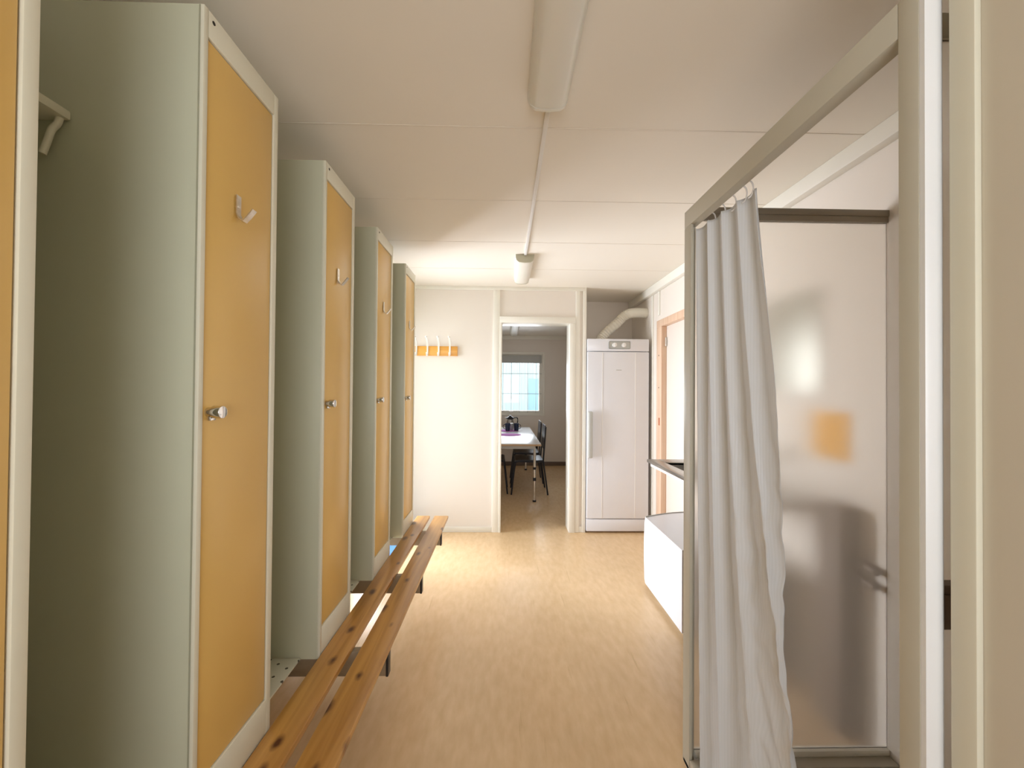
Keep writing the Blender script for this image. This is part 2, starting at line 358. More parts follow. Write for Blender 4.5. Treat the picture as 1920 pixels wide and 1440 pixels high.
# pine framed door in the right wall
d2 = struct('door_2', G().box(XR - 0.012, XR + 0.10, 3.50, 3.615, 0, 1.985, 0.002).box(XR - 0.012, XR + 0.10, 2.62, 2.70, 0, 1.985, 0.002)
            .box(XR - 0.012, XR + 0.10, 2.62, 3.615, 1.985, 2.05, 0.002), M_PINE)
tag(B(XR + 0.035, XR + 0.07, 2.70, 3.498, 0.01, 1.984, 0.002).build('door_leaf', M_WALL, d2), 'pale painted door leaf')
G().cyl((XR + 0.026, 3.49, 1.80), (XR + 0.026, 3.49, 1.88), 0.008).build('hinge', M_HOOKM, d2)
B(XR - 0.0135, XR - 0.0115, 3.535, 3.56, 1.07, 1.14).build('latch_plate', M_RUST, d2)
g = G()
for z in (1.72, 1.42): g.cyl((XR - 0.0135, 3.56, z), (XR - 0.011, 3.56, z), 0.006, n=12)
g.build('screw', M_DARKH, d2)
# glazed outer door in the left wall (behind the locker row)
d3 = struct('door_3', G().box(XL - 0.09, XL - 0.02, 3.02, 3.06, 0.0, 2.06, 0.003).box(XL - 0.09, XL - 0.02, 3.66, 3.70, 0.0, 2.06, 0.003)
            .box(XL - 0.09, XL - 0.02, 3.06, 3.66, 2.01, 2.06, 0.003).box(XL - 0.09, XL - 0.02, 3.06, 3.66, 0.0, 0.16, 0.003), M_TRIM)
B(XL - 0.06, XL - 0.052, 3.06, 3.66, 0.16, 2.01).build('pane', M_GLASS, d3)
G().cyl((XL - 0.02, 3.09, 1.02), (XL + 0.03, 3.09, 1.02), 0.009).cyl((XL + 0.03, 3.08, 1.02), (XL + 0.03, 3.20, 1.02), 0.009).build('door_handle', M_CHROME, d3)
# window of the dining room
WX0, WX1, WZ0, WZ1 = -0.50, 0.70, 0.95, 2.05
def frame_g(x0, x1, y0, y1, z0, z1, t, bev=0.003):
    return (G().box(x0, x0 + t, y0, y1, z0, z1, bev).box(x1 - t, x1, y0, y1, z0, z1, bev)
            .box(x0 + t, x1 - t, y0, y1, z1 - t, z1, bev).box(x0 + t, x1 - t, y0, y1, z0, z0 + t, bev))
w1 = struct('window_1', frame_g(WX0, WX1, YD + 0.02, YD + 0.08, WZ0, WZ1, 0.06), M_TRIM)
frame_g(WX0 - 0.045, WX1 + 0.045, YD - 0.014, YD + 0.0, WZ0 - 0.03, WZ1 + 0.045, 0.045, 0.002).build('casing', M_TRIM, w1)
B(WX0 + 0.06, WX1 - 0.06, YD + 0.045, YD + 0.053, WZ0 + 0.06, WZ1 - 0.06).build('pane', M_GLASS, w1)
g = G()
for k in range(8): g.box(-0.336 + k * 0.153 - 0.003, -0.336 + k * 0.153 + 0.003, YD + 0.012, YD + 0.018, WZ0 + 0.02, WZ1 - 0.14)
for z in (1.695, 1.325): g.box(WX0 + 0.01, WX1 - 0.01, YD + 0.010, YD + 0.016, z - 0.004, z + 0.004)
tag(g.build('lattice', M_GREYP, w1), 'thin wire lattice')
G().cyl((0.125, YD + 0.005, WZ0 + 0.05), (0.125, YD + 0.035, WZ0 + 0.05), 0.018).box(0.09, 0.16, YD - 0.002, YD + 0.010, WZ0 + 0.042, WZ0 + 0.058, 0.003).build('window_handle', M_CHROME, w1)
bl = tag(G().box(WX0 + 0.02, WX1 - 0.02, YD - 0.006, YD + 0.03, WZ1 - 0.16, WZ1 - 0.02, 0.01).build('roller_blind', M_GREYP), 'grey roller blind rolled up at the top of the dining room window', 'blind')
G().tube([(0.13, YD - 0.004, WZ1 - 0.15), (0.13, YD - 0.004, 1.25)], 0.0018, 6).cyl((0.13, YD - 0.004, 1.23), (0.13, YD - 0.004, 1.26), 0.005).build('pull_cord', M_GREYP, bl)
# window behind the viewer
w2 = struct('window_2', frame_g(-0.50, 0.62, YB - 0.09, YB - 0.03, 0.88, 2.08, 0.06), M_TRIM)
B(-0.44, 0.56, YB - 0.06, YB - 0.052, 0.94, 2.02).build('pane', M_GLASS, w2)
w3 = struct('added_light_slot', G().box(XL - 0.09, XL - 0.03, 2.14, 2.98, 0.06, 0.085, 0.002).box(XL - 0.09, XL - 0.03, 2.14, 2.98, 0.345, 0.37, 0.002)  # made-up low glazed slot, unseen, lets extra light onto the floor
            .box(XL - 0.09, XL - 0.03, 2.14, 2.165, 0.085, 0.345, 0.002).box(XL - 0.09, XL - 0.03, 2.955, 2.98, 0.085, 0.345, 0.002), M_TRIM)
B(XL - 0.065, XL - 0.057, 2.165, 2.955, 0.085, 0.345).build('pane', M_GLASS, w3)
# outside
struct('ground', B(-8, 10, 7.25, 16, -0.3, -0.1), M_GROUND)
g = G(); poly = []
x = -6.0
while x < 7.0:
    poly += [(x, 11.0), (x + 0.09, 11.0), (x + 0.11, 11.035), (x + 0.20, 11.035)]; x += 0.22
poly += [(x, 11.2), (-6.0, 11.2)]
fb = tag(g.prism(poly, 'Z', -0.1, 4.2).build('outer_building', M_FACADE, smooth=False), 'pale corrugated building outside the dining room window', 'building')
G().box(0.69, 0.98, 10.96, 11.0, -0.1, 1.72, 0.004).build('door', M_BLUED, fb)

# ------------------------------------------------------------------ lockers
LX, LZ0, LZ1, LW = -0.68, 0.385, 2.238, 0.281
def make_locker(y0):
    t = empty('locker', (-0.955, y0 + LW / 2, LZ0))
    y1 = y0 + LW; T = 0.012; xf = LX
    # carcass: sides, back, top, bottom in one folded sheet body
    (G().box(XL + 0.01, xf + 0.0, y0, y0 + T, LZ0, LZ1, 0.0015).box(XL + 0.01, xf, y1 - T, y1, LZ0, LZ1, 0.0015)
     .box(XL + 0.01, XL + 0.02, y0 + T, y1 - T, LZ0, LZ1).box(XL + 0.02, xf - 0.002, y0 + T, y1 - T, LZ1 - T, LZ1)
     .box(XL + 0.02, xf - 0.002, y0 + T, y1 - T, LZ0, LZ0 + T)).build('body', M_SAGE, t)
    fr = (G().box(xf - 0.008, xf + 0.006, y0, y0 + 0.014, LZ0, LZ1, 0.002).box(xf - 0.008, xf + 0.006, y1 - 0.020, y1, LZ0, LZ1, 0.002)
          .box(xf - 0.008, xf + 0.006, y0 + 0.014, y1 - 0.020, LZ1 - 0.062, LZ1, 0.002)
          .box(xf - 0.008, xf + 0.006, y0 + 0.014, y1 - 0.020, LZ0, LZ0 + 0.110, 0.002)).build('front_frame', M_FRAME, t)
    G().cyl((xf + 0.0055, y0 + 0.028, LZ1 - 0.018), (xf + 0.0068, y0 + 0.028, LZ1 - 0.018), 0.0045, n=12).build('screw_hole', M_DARKH, fr)
    dz0, dz1 = LZ0 + 0.113, LZ1 - 0.065
    door = G().box(xf - 0.012, xf + 0.002, y0 + 0.0165, y1 - 0.0225, dz0, dz1, 0.002).build('door', M_YEL, t)
    yh = y0 + 0.118; xd = xf + 0.002
    hk = G().tube([(xd + 0.004, yh, 1.868), (xd + 0.004, yh, 1.822), (xd + 0.010, yh, 1.808), (xd + 0.020, yh, 1.803), (xd + 0.030, yh, 1.814), (xd + 0.044, yh, 1.832)], 0,
                  flat=(0.016, 0.003, (0, 1, 0)))
    hk.cyl((xd, yh, 1.84), (xd + 0.006, yh, 1.84), 0.004, n=10)
    hk.build('coat_hook', M_HOOKM, door)
    yk = y0 + 0.034
    (G().cyl((xd, yk, 1.328), (xd + 0.012, yk, 1.328), 0.011).cyl((xd + 0.012, yk, 1.328), (xd + 0.034, yk, 1.328), 0.0145, bev=0.0015)
     .box(xd + 0.004, xd + 0.012, yk - 0.008, yk + 0.008, 1.309, 1.318, 0.001)).build('knob', M_CHROME, door)
    return t
YS = [0.283, 0.860, 1.442, 2.028, 2.608]
LAB = ['yellow-doored sage locker nearest the viewer, cut by the left edge of the picture',
       'tall yellow-doored sage locker whose whole side, hook and round knob show large at left',
       'yellow-doored sage locker, third in the row counting from the viewer',
       'yellow-doored sage locker, next to last in the row towards the coat rack',
       'yellow-doored sage locker at the far end of the row beside the coat rack wall']
lk = make_locker(YS[0]); lk['label'] = LAB[0]; lk['category'] = 'locker'; lk['group'] = 'yellow lockers in a row on the bench stand'
for i in range(1, 5):
    c = copy_tree(lk); c.location.y = YS[i] + LW / 2; c['label'] = LAB[i]
# open bays between the lockers
def make_bay(y0, y1):
    t = empty('open_locker_bay', (-0.98, (y0 + y1) / 2, LZ0 - 0.012))
    # perforated floor panel: grid with holes
    b = bmesh.new(); x0, x1 = XL + 0.01, -0.742; z = LZ0 + 0.001
    hx = [x1 - 0.05 - 0.075 * k for k in range(6)]; hy = [y0 + (y1 - y0) * f for f in (0.15, 0.38, 0.62, 0.85)]
    g = G()
    g.box(x0, x1, y0 + 0.001, y1 - 0.001, z - 0.0, z + 0.007, 0.002)
    fl = g.build('floor_panel', M_PERF, t)
    sh = G().box(XL + 0.01, -0.958, y0 + 0.001, y1 - 0.001, 1.968, 1.988, 0.003).build('hat_shelf', M_FRAME, t)
    G().tube(smoothp([Vector(p) for p in ((-0.972, y1 - 0.010, 1.972), (-0.974, y1 - 0.012, 1.955), (-0.984, y1 - 0.014, 1.940), (-0.990, y1 - 0.016, 1.915), (-0.998, y1 - 0.018, 1.885))], 4), 0.0065, 10).build('hook', M_FRAME, sh)
    return t
bl_ = ['open bay with hat shelf between the nearest locker and the large one at left',
       'open bay with perforated floor panel between the large locker at left and the third',
       'open bay with perforated floor panel behind the third locker from the viewer',
       'open bay just before the farthest locker of the row']
bay = make_bay(YS[0] + LW, YS[1]); bay['label'] = bl_[0]; bay['category'] = 'open locker bay'; bay['group'] = 'open bays between the lockers'
for i in range(1, 4):
    c = copy_tree(bay); c.location.y = (YS[i] + LW + YS[i + 1]) / 2; c['label'] = bl_[i]
G().cyl((-1.045, YS[1] - 0.0012, 2.19), (-1.045, YS[1] + 0.001, 2.19), 0.005, n=12).build('screw_hole', M_DARKH, bpy.data.objects['locker.001'])

# ------------------------------------------------------------------ bench
bt = empty('slatted_bench', (-0.55, 1.5, 0)); tag(bt, 'long varnished pine bench of two slats along the foot of the lockers', 'bench')
G().box(-0.672, -0.573, 0.05, 3.02, 0.380, 0.402, 0.004).build('seat_slat', M_BENCH, bt)
G().box(-0.538, -0.430, 0.05, 3.02, 0.380, 0.402, 0.004).build('seat_slat', M_BENCH, bt)
for y in (0.30, 0.89, 1.49, 2.09, 2.73):
    bm_ = G().box(-1.19, -0.443, y, y + 0.03, 0.286, 0.3795, 0.002).build('support_beam', M_BEAM, bt)
    G().box(-0.446, -0.436, y - 0.001, y + 0.031, 0.284, 0.3798, 0.002).build('end_cap', M_BLACK, bm_)
    G().box(-1.20, -1.17, y, y + 0.03, 0.0, 0.378, 0.002).build('leg', M_BEAM, bt)
for x0 in (-1.19, -0.93):
    G().box(x0, x0 + 0.028, 0.28, 2.90, 0.370, 0.3845, 0.001).build('stand_rail', M_BEAM, bt)

# ------------------------------------------------------------------ ceiling lamps
def make_lamp(xc, y0, y1, name='ceiling_lamp', wd=0.138, h=0.058, x2=None):
    t = empty(name, (xc, (y0 + y1) / 2, ZC - h))
    hw = wd / 2
    prof = [(-hw, 0), (-hw * 0.99, -h * 0.35), (-hw * 0.88, -h * 0.75), (-hw * 0.6, -h * 0.96), (0, -h * 1.03), (hw * 0.6, -h * 0.96), (hw * 0.88, -h * 0.75), (hw * 0.99, -h * 0.35), (hw, 0)]
    g = G().prism([(xc + a, ZC + b) for a, b in prof], 'Y', y0 + 0.014, y1 - 0.014); g.build('diffuser', M_OPAL, t, angle=50)
    k = 1.0
    for a, b in ((y0, y0 + 0.014), (y1 - 0.014, y1)):
        G().prism([(xc + p * 1.01, ZC + q * 1.02) for p, q in prof], 'Y', a, b, 0.001).build('end_cap', M_LCAP, t, angle=50)
    return t
l1 = make_lamp(0.140, 0.06, 1.31); tag(l1, 'long unlit opal strip lamp on the ceiling nearest the viewer', 'ceiling lamp', 'opal strip lamps')
for ch in l1.children:
    if ch.name.startswith('end_cap'): ch.data.materials[0] = M_OPAL
l2 = make_lamp(0.145, 2.86, 3.46); tag(l2, 'short opal strip lamp on the ceiling near the dining doorway', 'ceiling lamp', 'opal strip lamps')
l3 = make_lamp(0.155, 5.55, 6.80); tag(l3, 'opal strip lamp seen through the doorway on the dining room ceiling', 'ceiling lamp', 'opal strip lamps')
tag(G().box(0.139, 0.157, 1.312, 2.858, ZC - 0.012, ZC, 0.002).build('cable_duct', M_PLAST), 'narrow white cable duct joining two lamps along the ceiling', 'cable duct')

# ------------------------------------------------------------------ coat rack
cr = empty('coat_rack', (-0.71, YF, 1.76)); tag(cr, 'orange wooden coat rack with metal hooks on the white far wall', 'coat rack')
G().box(-0.97, -0.462, YF - 0.020, YF, 1.715, 1.808, 0.002).build('board', M_HOOKW, cr)
for k in range(4):
    x = -0.535 - 0.108 * k
    (G().tube([(x, YF - 0.022, 1.722), (x, YF - 0.024, 1.80), (x + 0.002, YF - 0.040, 1.835), (x + 0.001, YF - 0.075, 1.870), (x, YF - 0.085, 1.89)], 0, flat=(0.016, 0.006, (1, 0, 0)))
     .tube([(x, YF - 0.024, 1.722), (x, YF - 0.050, 1.712), (x, YF - 0.066, 1.728), (x, YF - 0.066, 1.745)], 0, flat=(0.014, 0.005, (1, 0, 0)))
     .cyl((x, YF - 0.085, 1.882), (x, YF - 0.085, 1.896), 0.010, n=12)).build('hook', M_HOOKC, cr)

# ------------------------------------------------------------------ drying cabinet with duct
CX0, CX1, CY0, CY1 = 0.806, 1.412, 3.735, 4.30
dc = empty('drying_cabinet', ((CX0 + CX1) / 2, 4.0, 0)); tag(dc, 'tall white drying cabinet in the niche right of the doorway', 'cabinet')
G().box(CX0, CX1, YF + 0.012 - 0.02, CY1, 0.015, 1.895, 0.006).build('body', M_WHITE, dc)
G().box(CX0, CX1, CY0, YF - 0.008, 0.02, 0.135, 0.004).build('plinth', M_WHITE, dc)
dr = G().box(CX0, CX1, CY0 - 0.004, YF - 0.008, 0.142, 1.768, 0.008, 3).build('door', M_WHITE, dc)
G().box(CX0 + 0.145, CX0 + 0.150, CY0 - 0.0065, CY0 - 0.002, 0.15, 1.76, 0.001).box(CX0 + 0.468, CX0 + 0.475, CY0 - 0.0065, CY0 - 0.002, 0.15, 1.76, 0.001).build('groove', M_PLAST, dr)
G().box(CX0 + 0.004, CX0 + 0.050, CY0 - 0.045, CY0 - 0.002, 0.735, 1.185, 0.012, 3).build('door_handle', M_GREYP, dr)
G().box(CX0 + 0.283, CX0 + 0.335, CY0 - 0.0055, CY0 - 0.003, 1.586, 1.594).build('maker_mark', M_GREYP, dr)
pn = G().box(CX0, CX1, CY0 - 0.002, YF - 0.008, 1.774, 1.895, 0.006).build('control_panel', M_WHITE, dc)
G().box(CX0 + 0.205, CX0 + 0.42, CY0 - 0.008, CY0 - 0.001, 1.795, 1.872, 0.012, 3).build('control_recess', M_GREYP, pn)
for x in (CX0 + 0.262, CX0 + 0.352):
    G().cyl((x, CY0 - 0.028, 1.834), (x, CY0 - 0.006, 1.834), 0.021, bev=0.003).box(x - 0.004, x + 0.004, CY0 - 0.034, CY0 - 0.026, 1.816, 1.852, 0.002).build('dial', M_PLAST, pn)
for x in (CX0 + 0.05, CX1 - 0.05):
    for y in (3.85, 4.22): G().cyl((x, y, 0), (x, y, 0.02), 0.018).build('foot', M_BLACK, dc)
# flexible duct: corrugated
pts = [Vector(p) for p in ((1.00, 3.98, 1.901), (1.001, 3.98, 1.93), (1.06, 3.97, 2.00), (1.155, 3.94, 2.085), (1.21, 3.92, 2.145), (1.27, 3.90, 2.178), (1.34, 3.90, 2.185), (1.45, 3.90, 2.185))]
sp = smoothp(pts, 12); rr = [0.048 + (0.0035 if i % 3 == 0 else -0.0015) if i < len(sp) - 26 else 0.05 for i in range(len(sp))]
tag(G().tube(sp, rr, 24).build('exhaust_duct', M_DUCT, angle=60), 'bent white flexible duct from the drying cabinet top into the right wall', 'duct')

# ------------------------------------------------------------------ shower cabin
SX, PYA, PYB = 0.682, 1.43, 0.615
ST = empty('shower_cabin', (1.06, 1.03, 0)); tag(ST, 'open-fronted shower cabin with pale metal frame and frosted panels at right', 'shower')
ZR0, ZR1 = 2.003, 2.066
G().box(SX, SX + 0.034, PYB + 0.0385, PYA + 0.02, ZR0, ZR1, 0.002).build('front_rail', M_ALU, ST)
G().box(SX, SX + 0.012, PYA - 0.03, PYA + 0.02, 0.0, ZR0, 0.002).box(SX + 0.012, SX + 0.032, PYA - 0.004, PYA + 0.02, 0.0, ZR0, 0.002).build('far_post', M_ALU, ST)
npst = G().box(SX, SX + 0.036, PYB + 0.004, PYB + 0.038, 0.0, ZR1 + 0.0, 0.002).build('near_post', M_ALU, ST)
tag(G().prism([(SX + 0.001, PYB + 0.004), (SX + 0.001, PYB - 0.004), (SX + 0.012, PYB - 0.010), (SX + 0.022, PYB - 0.009), (SX + 0.032, PYB - 0.003), (SX + 0.036, PYB + 0.004)], 'Z', 0, 2.40 - 0.002).build('edge_profile', M_ALUW, ST, angle=60), 'bright rounded profile')
G().box(SX + 0.034, XR, PYA - 0.008, PYA + 0.014, 2.030, 2.075, 0.003).box(SX + 0.034, XR, PYA - 0.012, PYA + 0.018, 2.052, 2.077, 0.003).build('far_rail', M_ALUD, ST)
G().box(SX + 0.032, XR - 0.002, PYA + 0.000, PYA + 0.005, 0.052, 2.03).build('frosted_panel', M_FROST, ST)
G().box(SX + 0.032, XR - 0.002, PYA - 0.012, PYA + 0.014, 0.030, 0.052, 0.003).build('bottom_rail', M_TRIM, ST)
G().box(SX + 0.050, XR - 0.002, 0.650, 0.655, 0.05, 2.00).build('frosted_panel', M_FROST, ST)
G().box(SX + 0.040, XR - 0.002, 0.646, 0.659, 2.00, 2.045, 0.002).build('near_top_rail', M_ALU, ST)
G().box(SX + 0.050, XR - 0.002, 0.646, 0.659, 0.03, 0.05, 0.002).build('near_bottom_rail', M_ALU, ST)
g = G().box(SX, XR - 0.002, 0.64, PYA + 0.016, 0.0, 0.018, 0.003)
g.box(SX, SX + 0.05, 0.64, PYA - 0.03, 0.018, 0.045, 0.006).box(SX + 0.05, XR - 0.002, PYA - 0.05, PYA + 0.016, 0.018, 0.030, 0.004)
g.build('shower_tray', M_TRAY, ST)
G().cyl((1.06, 1.04, 0.018), (1.06, 1.04, 0.022), 0.045).build('drain', M_STEEL, ST)
fit = tag(G().box(0.728, 0.775, 0.636, 0.6495, 0.985, 1.062, 0.003).box(0.739, 0.770, 0.632, 0.637, 1.003, 1.046, 0.002).box(0.733, 0.775, 0.630, 0.6495, 1.060, 1.063).build('socket_box', M_PIPE, ST), 'small brown fitting')

# curtain
bm = bmesh.new(); NU, NV = 150, 170; uvl = bm.loops.layers.uv.new('UVMap'); grid = []
for j in range(NV + 1):
    v = j / NV; row = []
    for i in range(NU + 1):
        u = i / NU
        z = 1.996 - v * 1.955
        sag = 0.012 * abs(math.sin(math.pi * 4.5 * u + 0.4)) * (1 - min(1, v * 6))
        yf = 1.416 - 0.056 * v; yn = 1.108 - 0.171 * v ** 1.2
        uu = u + 0.02 * math.sin(9 * u) * v
        y = yf + (yn - yf) * uu
        amp = (0.020 + 0.018 * v) * min(1, 0.4 + 3 * u)
        ph = 2 * math.pi * (4.3 - 1.5 * v) * (u ** (1.0 - 0.18 * v)) + 3.6 + 0.5 * v
        fold = math.sin(ph) + 0.25 * math.sin(2 * ph + 0.7)
        xb = 0.709 + 0.036 * u + 0.004 * u * math.sin(2.2 * v + 1)
        wr = 0.0
        kk = max(0, min(1, (v - 0.25) * 2)) * max(0.15, min(1, (u - 0.35) * 2.2))
        wr = kk * (0.012 * noise.noise(Vector((u * 5, v * 10 + u * 5, 1.3))) + 0.022 * abs(noise.noise(Vector((u * 7 + v * 5, v * 15 - u * 5, 4.1)))) + 0.010 * abs(noise.noise(Vector((u * 13 - v * 7, v * 26, 7.7)))) + 0.003 * noise.noise(Vector((u * 26, v * 40, 9.0))))
        x_ = xb + amp * (1 - 0.5 * u * v) * fold * 0.55 + wr
        y_ = y + 0.010 * math.cos(ph) * (0.8 + v)
        row.append(bm.verts.new((max(x_, 0.699 if v > .03 else 0.70), y_, z - sag)))
    grid.append(row)
for j in range(NV):
    for i in range(NU):
        f = bm.faces.new((grid[j][i], grid[j][i + 1], grid[j + 1][i + 1], grid[j + 1][i]))
        for l, (a, b_) in zip(f.loops, ((i, j), (i + 1, j), (i + 1, j + 1), (i, j + 1))): l[uvl].uv = (a / NU, b_ / NV)
cme = bpy.data.meshes.new('shower_curtain'); bm.to_mesh(cme); bm.free()
for p in cme.polygons: p.use_smooth = True
cme.materials.append(M_CURT)
cur = empty('shower_curtain', (0.72, 1.26, 0.04)); tag(cur, 'white satin striped shower curtain bunched at the far post of the cabin', 'shower curtain')
co = bpy.data.objects.new('cloth', cme); col.objects.link(co); co.parent = cur; co.location = -Vector(cur.location)
sm = co.modifiers.new('thickness', 'SOLIDIFY'); sm.thickness = 0.0012
for k, yy in enumerate((1.135, 1.165, 1.22, 1.28, 1.34)):
    P = [(0.708, yy, 2.012), (0.718, yy - 0.006, 2.018), (0.733, yy - 0.008, 2.008), (0.738, yy - 0.006, 1.990), (0.734, yy - 0.002, 1.972), (0.726, yy, 1.966)]
    G().tube(smoothp([Vector(p) for p in P], 4), 0.0022, 8).build('ring', M_PLAST, cur)

# ------------------------------------------------------------------ wash area behind the frosted panel
sk = empty('wash_sink', (1.25, 2.28, 0.88)); tag(sk, 'stainless steel sink unit on the right wall behind the shower', 'sink')
X0, X1, Y0, Y1, ZT = 1.045, 1.448, 1.72, 2.80, 0.888
bx0, bx1, by0, by1 = 1.13, 1.39, 1.82, 2.68
(G().box(X0, bx0, Y0, Y1, ZT - 0.022, ZT, 0.004).box(bx1, X1, Y0, Y1, ZT - 0.022, ZT, 0.003).box(bx0, bx1, Y0, by0, ZT - 0.022, ZT, 0.003).box(bx0, bx1, by1, Y1, ZT - 0.022, ZT, 0.003)
 ).build('rim', M_STEEL, sk)
(G().box(bx0 - 0.003, bx0, by0, by1, 0.82, ZT - 0.006).box(bx1, bx1 + 0.003, by0, by1, 0.82, ZT - 0.006).box(bx0, bx1, by0 - 0.003, by0, 0.82, ZT - 0.006)
 .box(bx0, bx1, by1, by1 + 0.003, 0.82, ZT - 0.006).box(bx0, bx1, by0, by1, 0.817, 0.822)).build('basin', M_STEEL, sk)
tag(G().box(X0 + 0.02, X0 + 0.035, Y0 + 0.02, Y1 - 0.02, ZT - 0.048, ZT - 0.022, 0.002).box(X0 + 0.035, X1, Y0 + 0.02, Y0 + 0.035, ZT - 0.048, ZT - 0.022).box(X0 + 0.035, X1, Y1 - 0.035, Y1 - 0.02, ZT - 0.048, ZT - 0.022).build('apron', M_PLAST, sk), 'pale under-rim')
tp = G().cyl((1.448, 2.0, 1.05), (1.40, 2.0, 1.05), 0.022).tube(smoothp([Vector(p) for p in ((1.41, 2.0, 1.05), (1.35, 2.0, 1.09), (1.27, 2.0, 1.09), (1.23, 2.0, 1.04))], 5), 0.012, 12).cyl((1.41, 1.95, 1.05), (1.41, 2.05, 1.05), 0.014)
tag(tp.build('wall_tap', M_CHROME), 'chrome wall tap above the sink, behind the shower', 'tap')
tub = empty('wash_trough', (1.2, 2.4, 0)); tag(tub, 'low white rounded trough under the stainless sink', 'trough')
bm = bmesh.new(); NA = 24; rings = []
prof = [(0.0, 0.035), (0.018, 0.06), (0.03, 0.20), (0.03, 0.34), (0.018, 0.46), (0.0, 0.497)]
def outline(bulge):
    P = [(XR - 0.006, 2.14), (1.0, 2.14)]
    for k in range(NA + 1):
        s = k / NA; P.append((1.0 + (XR - 0.006 - 1.0) * s, 2.70 + 0.125 * math.sin(math.pi * (0.04 + 0.56 * s)) - 0.0156 + bulge * math.sin(math.pi * min(1, s + 0.35)) ))
    return P
for bz, z in prof: rings.append([bm.verts.new((a, b_, z)) for a, b_ in outline(bz * 1.0)])
n = len(rings[0])
for i in range(len(rings) - 1):
    for k in range(n): bm.faces.new((rings[i][k], rings[i][(k + 1) % n], rings[i + 1][(k + 1) % n], rings[i + 1][k]))
bm.faces.new(rings[0][::-1]); bm.faces.new(rings[-1])
gg = G(); gg._add(bm); gg.build('body', M_WHITE, tub, angle=35)
o2 = outline(0.0)
gg = G().tube([(a, b_ , 0.4995) for a, b_ in o2[2:]], 0.004, 8); tag(gg.build('rim', M_GREYP, tub), 'thin grey edging')
G().box(1.03, 1.42, 2.18, 2.66, 0.0, 0.036).build('base', M_GREYP, tub)
bn = empty('waste_bin', (1.27, 1.98, 0)); tag(bn, 'black waste bin seen blurred through the frosted shower panel', 'bin')
G().lathe((1.27, 1.975, 0), [(0.10, 0.0), (0.105, 0.005), (0.138, 0.52), (0.143, 0.525), (0.130, 0.53), (0.10, 0.10), (0.02, 0.09)]).build('body', M_BLACK, bn)
G().lathe((1.27, 1.975, 0), [(0.1405, 0.49), (0.1465, 0.53), (0.140, 0.545), (0.128, 0.54), (0.118, 0.42), (0.112, 0.42), (0.12, 0.52), (0.135, 0.53), (0.1385, 0.49)]).build('bin_liner', M_LOCKW, bn)
tag(G().tube([(1.43, 1.45, 0.70), (1.43, 1.533, 0.70)], 0.016).tube([(1.425, 1.45, 0.64), (1.425, 1.533, 0.64)], 0.014).build('water_pipe', M_PIPE), 'brown water pipes on the right wall, blurred behind the frosted panel', 'pipe')
tag(G().box(1.36, 1.449, 1.535, 1.66, 0.0, 0.92, 0.008).build('pipe_casing', M_PIPE), 'dark upright pipe casing on the right wall behind the frosted panel', 'pipe casing')
tag(G().box(XR - 0.003, XR - 0.0005, 1.585, 1.785, 1.09, 1.30).build('yellow_notice', M_SIGN), 'plain yellow notice on the wall, blurred behind the frosted shower panel', 'notice')
mir = empty('wall_mirror', (XR, 1.93, 1.63)); tag(mir, 'rectangular mirror above the sink, blurred through the frosted panel', 'mirror')
G().box(XR - 0.014, XR - 0.004, 1.74, 2.14, 1.39, 1.87, 0.001).build('glass', M_MIRR, mir)
G().box(XR - 0.005, XR - 0.0005, 1.735, 2.145, 1.385, 1.875, 0.001).build('backing', M_PLAST, mir)
tag(G().box(-1.215, -0.84, 3.12, 3.62, 0.0, 0.012, 0.003).build('door_mat', M_BLUE), 'blue mat on the floor beyond the far lockers', 'mat')

# ------------------------------------------------------------------ dining room
tb = empty('dining_table', (0.05, 5.7, 0)); tag(tb, 'white dining table with thin wooden edge seen through the doorway', 'table')
TX0, TX1, TY0, TY1, TZ = -0.36, 0.452, 4.66, 6.86, 0.735
G().box(TX0 + 0.004, TX1 - 0.004, TY0 + 0.004, TY1 - 0.004, TZ - 0.004, TZ, 0.001).build('table_top', M_TABLE, tb)
G().box(TX0, TX1, TY0, TY1, TZ - 0.026, TZ - 0.004, 0.003).build('edge_band', M_TEDGE, tb)
frame_g(TX0 + 0.04, TX1 - 0.04, 0, 0, 0, 0, 0).bm.free()
(G().box(TX0 + 0.04, TX1 - 0.04, TY0 + 0.05, TY0 + 0.075, TZ - 0.066, TZ - 0.026).box(TX0 + 0.04, TX1 - 0.04, TY1 - 0.075, TY1 - 0.05, TZ - 0.066, TZ - 0.026)
 .box(TX0 + 0.04, TX0 + 0.065, TY0 + 0.05, TY1 - 0.05, TZ - 0.066, TZ - 0.026).box(TX1 - 0.065, TX1 - 0.04, TY0 + 0.05, TY1 - 0.05, TZ - 0.066, TZ - 0.026)).build('apron', M_GREYP, tb)
for x in (TX0 + 0.07, TX1 - 0.07):
    for y in (TY0 + 0.14, TY1 - 0.14):
        lg = G().cyl((x, y, 0.0), (x, y, TZ - 0.03), 0.017).build('leg', M_CHROME, tb)
        for za, zb in ((0.26, 0.30), (0.40, 0.43)): G().cyl((x, y, za), (x, y, zb), 0.020).build('sleeve', M_DMET, lg)
        G().cyl((x, y, 0.0), (x, y, 0.02), 0.022).build('foot', M_DMET, lg)
